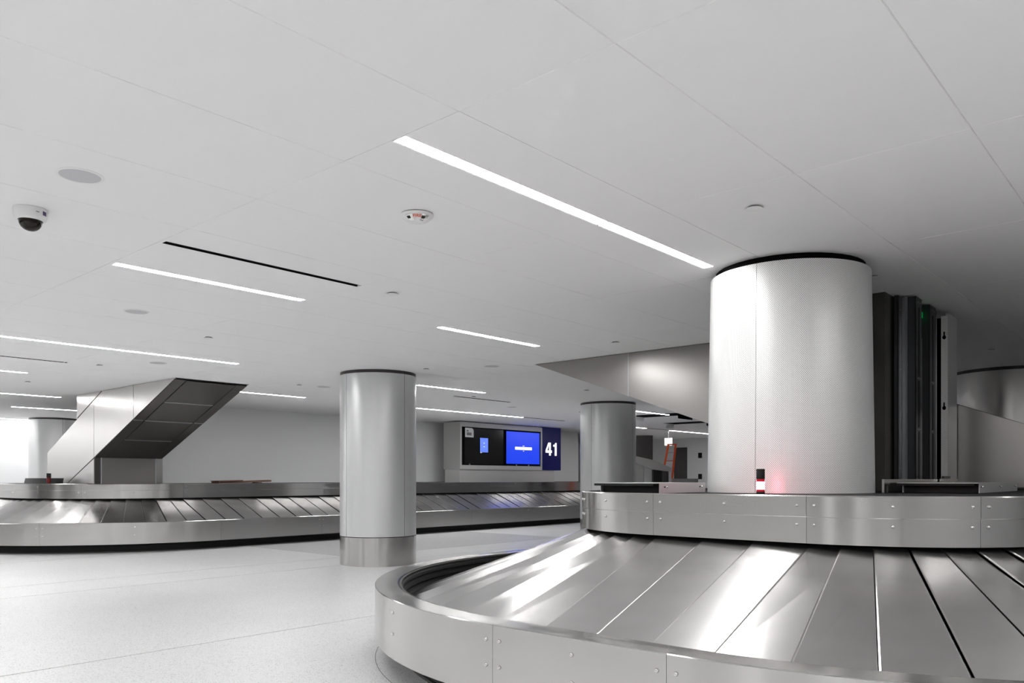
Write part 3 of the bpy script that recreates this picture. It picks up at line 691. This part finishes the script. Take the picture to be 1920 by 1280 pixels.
d = Vector((math.cos(va), math.sin(va), 0)); fp = Vector((c[0], c[1], ZC - .0385)) + d*.094
tx = text('FIRE', .034, M['red_print'], t, fp, (0, 0, 0), 1.0, .0005, 'lettering', .001)
zax = Vector((d.x*.58, d.y*.58, -.81)).normalized(); xax = Vector((0, 0, 1)).cross(zax).normalized(); yax = zax.cross(xax)
tx.rotation_euler = Matrix((xax, yax, zax)).transposed().to_euler()

# ------------------------------------------------------------------ far background between the second column and the big column
def bgbox(t, name, u0, u1, v0, v1, Y, dep, m):
    """box whose front spans the two points, aligned with the hall's axes (front runs along the line of sight's normal)"""
    p, q = pt(u0, v0, Y), pt(u1, v1, Y); d = Vector((C, S, 0))*dep
    return MB().prism([(p.x, p.y, p.z), (q.x, q.y, p.z), (q.x, q.y, q.z), (p.x, p.y, q.z)], d).build(name, M[m], t)
Yb = 28.0
b0 = pt(1225, 905, Yb)
t = thing('baggage_duct', (b0.x, b0.y, 1.3), 'small far dark steel duct frame right of the second round column', 'duct', 'inclined baggage ducts')
bgbox(t, 'upper_housing', 1180, 1224, 816, 862, Yb, 1.0, 'dark_steel'); 
P1 = [pt(1180, 852, Yb-.1), pt(1224, 862, Yb-.1), pt(1257, 876, Yb-.1), pt(1257, 884, Yb-.1), pt(1224, 880, Yb-.1), pt(1180, 862, Yb-.1)]
MB().prism(P1, (C*.4, S*.4, 0)).build('inclined_side', M['steel_flat'], t)
bgbox(t, 'lower_housing', 1225, 1240, 878, 925, Yb, .8, 'black'); bgbox(t, 'lower_housing', 1241, 1253, 876, 925, Yb, .8, 'dark_steel'); bgbox(t, 'end_post', 1254, 1259, 876, 925, Yb - .05, .3, 'tray')
bgbox(t, 'rear_panel', 1180, 1207, 866, 925, Yb + .3, .1, 'steel_flat'); bgbox(t, 'rear_panel', 1208, 1224, 870, 925, Yb + .3, .1, 'tray')
p = pt(1285, 900, 29.0)
t = thing('conveyor_rail', (p.x, p.y, 1.2), 'low stainless conveyor rail far behind the near carousel', 'conveyor')
bgbox(t, 'rail', 1262, 1309, 897, 905, 29.0, .3, 'steel_flat'); bgbox(t, 'rail_body', 1266, 1306, 905.2, 973.9, 29.1, .2, 'dark_steel')
p = pt(1250, 970, 29.9)
t = thing('step_ladder', (p.x, p.y, 0), 'orange fibreglass step ladder far off beside the dark doorway', 'ladder')
tp, bt = pt(1260, 833, 29.9), pt(1240, 968, 29.9); sd = Vector((S, -C, 0))*.17; bt.z = 0
bt2 = bt + sd*1.5
for k in (-1, 1):
    MB().bar(tp + sd*k*.8, bt + sd*k*1.5, .10, .06).build('rail', M['orange'], t)
for i in range(1, 9):
    f = i/9; q = tp.lerp(bt, f); MB().bar(q - sd*(.8 + .7*f), q + sd*(.8 + .7*f), .06, .025).build('rung', M['galv'] if i % 2 else M['orange'], t)
bk = Vector((C, S, 0))
for k in (-1, 1): MB().bar(tp + sd*k*.8 + bk*.05, Vector((bt.x, bt.y, 0)) + sd*k*1.6 + bk*.15, .05, .04).build('rear_leg', M['orange'], t)
MB().bar(tp - sd, tp + sd, .14, .04).build('top_cap', M['orange'], t)
p = pt(1253, 828, 31.0)
t = thing('notice_sheet', (p.x, p.y, p.z), 'white notice sheet hanging below the ceiling above the orange ladder', 'notice')
bgbox(t, 'sheet', 1246, 1260.5, 821, 835, 31.0, .02, 'paper')
pp = pt(1253, 817, 31.0); MB().box(pp.x - .01, pp.x + .01, pp.y - .01, pp.y + .01, pt(1253, 821, 31.0).z, ZC).build('hanger', M['galv'], t)
# doorway on the back wall
p0, p1 = pt(1261, 0, 36.9), pt(1273, 0, 36.4)
d_ = MB().box(A1 - .03, A1 - .001, min(p0.y, p1.y) - .05, max(p0.y, p1.y) + .15, 0, 2.95).build('door_1', M['dark_steel']); tag(d_, 'dark doorway on the far wall', kind='structure')
for u in (1301.5,):
    for v in (853, 893):
        q = pt(u, v, 36.0); t = thing('wall_plate', (A1 - .03, q.y, q.z), 'small black wall switch plate, ' + ('upper' if v < 870 else 'lower') + ' of two on the far wall', 'switch plate', 'wall switch plates')
        MB().box(A1 - .03, A1 - .002, q.y - .09, q.y + .09, q.z - .12, q.z + .12).build('plate_body', M['black'], t)
# open ceiling hatches
def hatch(u0, u1, v, label):
    p, q = P_c(u0, v), P_c(u1, v); a0, a1 = min(p.x, q.x), max(p.x, q.x); b = (p.y + q.y)/2
    t = thing('ceiling_hatch', ((a0+a1)/2, b, ZC), label, 'ceiling hatch', 'open ceiling hatches')
    MB().box(a0, a1, b - .8, b + .8, ZC - .006, ZC - .001).build('opening', M['void'], t)
    MB().prism([(a0, b - .8, ZC - .02), (a1, b - .8, ZC - .02), (a1, b - .82, ZC - .16), (a0, b - .82, ZC - .16)], (0, .02, 0)).build('hatch_leaf', M['void'], t)
    MB().prism([(a0 + .2, b + .75, ZC - .02), (a1 - .1, b + .75, ZC - .02), (a1 - .1, b + .80, ZC - .16), (a0 + .2, b + .80, ZC - .16)], (0, .02, 0)).build('hatch_leaf', M['white'], t)
hatch(1200, 1278, 778, 'open dark ceiling hatch between second column and duct, left one')
hatch(1262, 1326, 792, 'open dark ceiling hatch at the big column edge, right one')
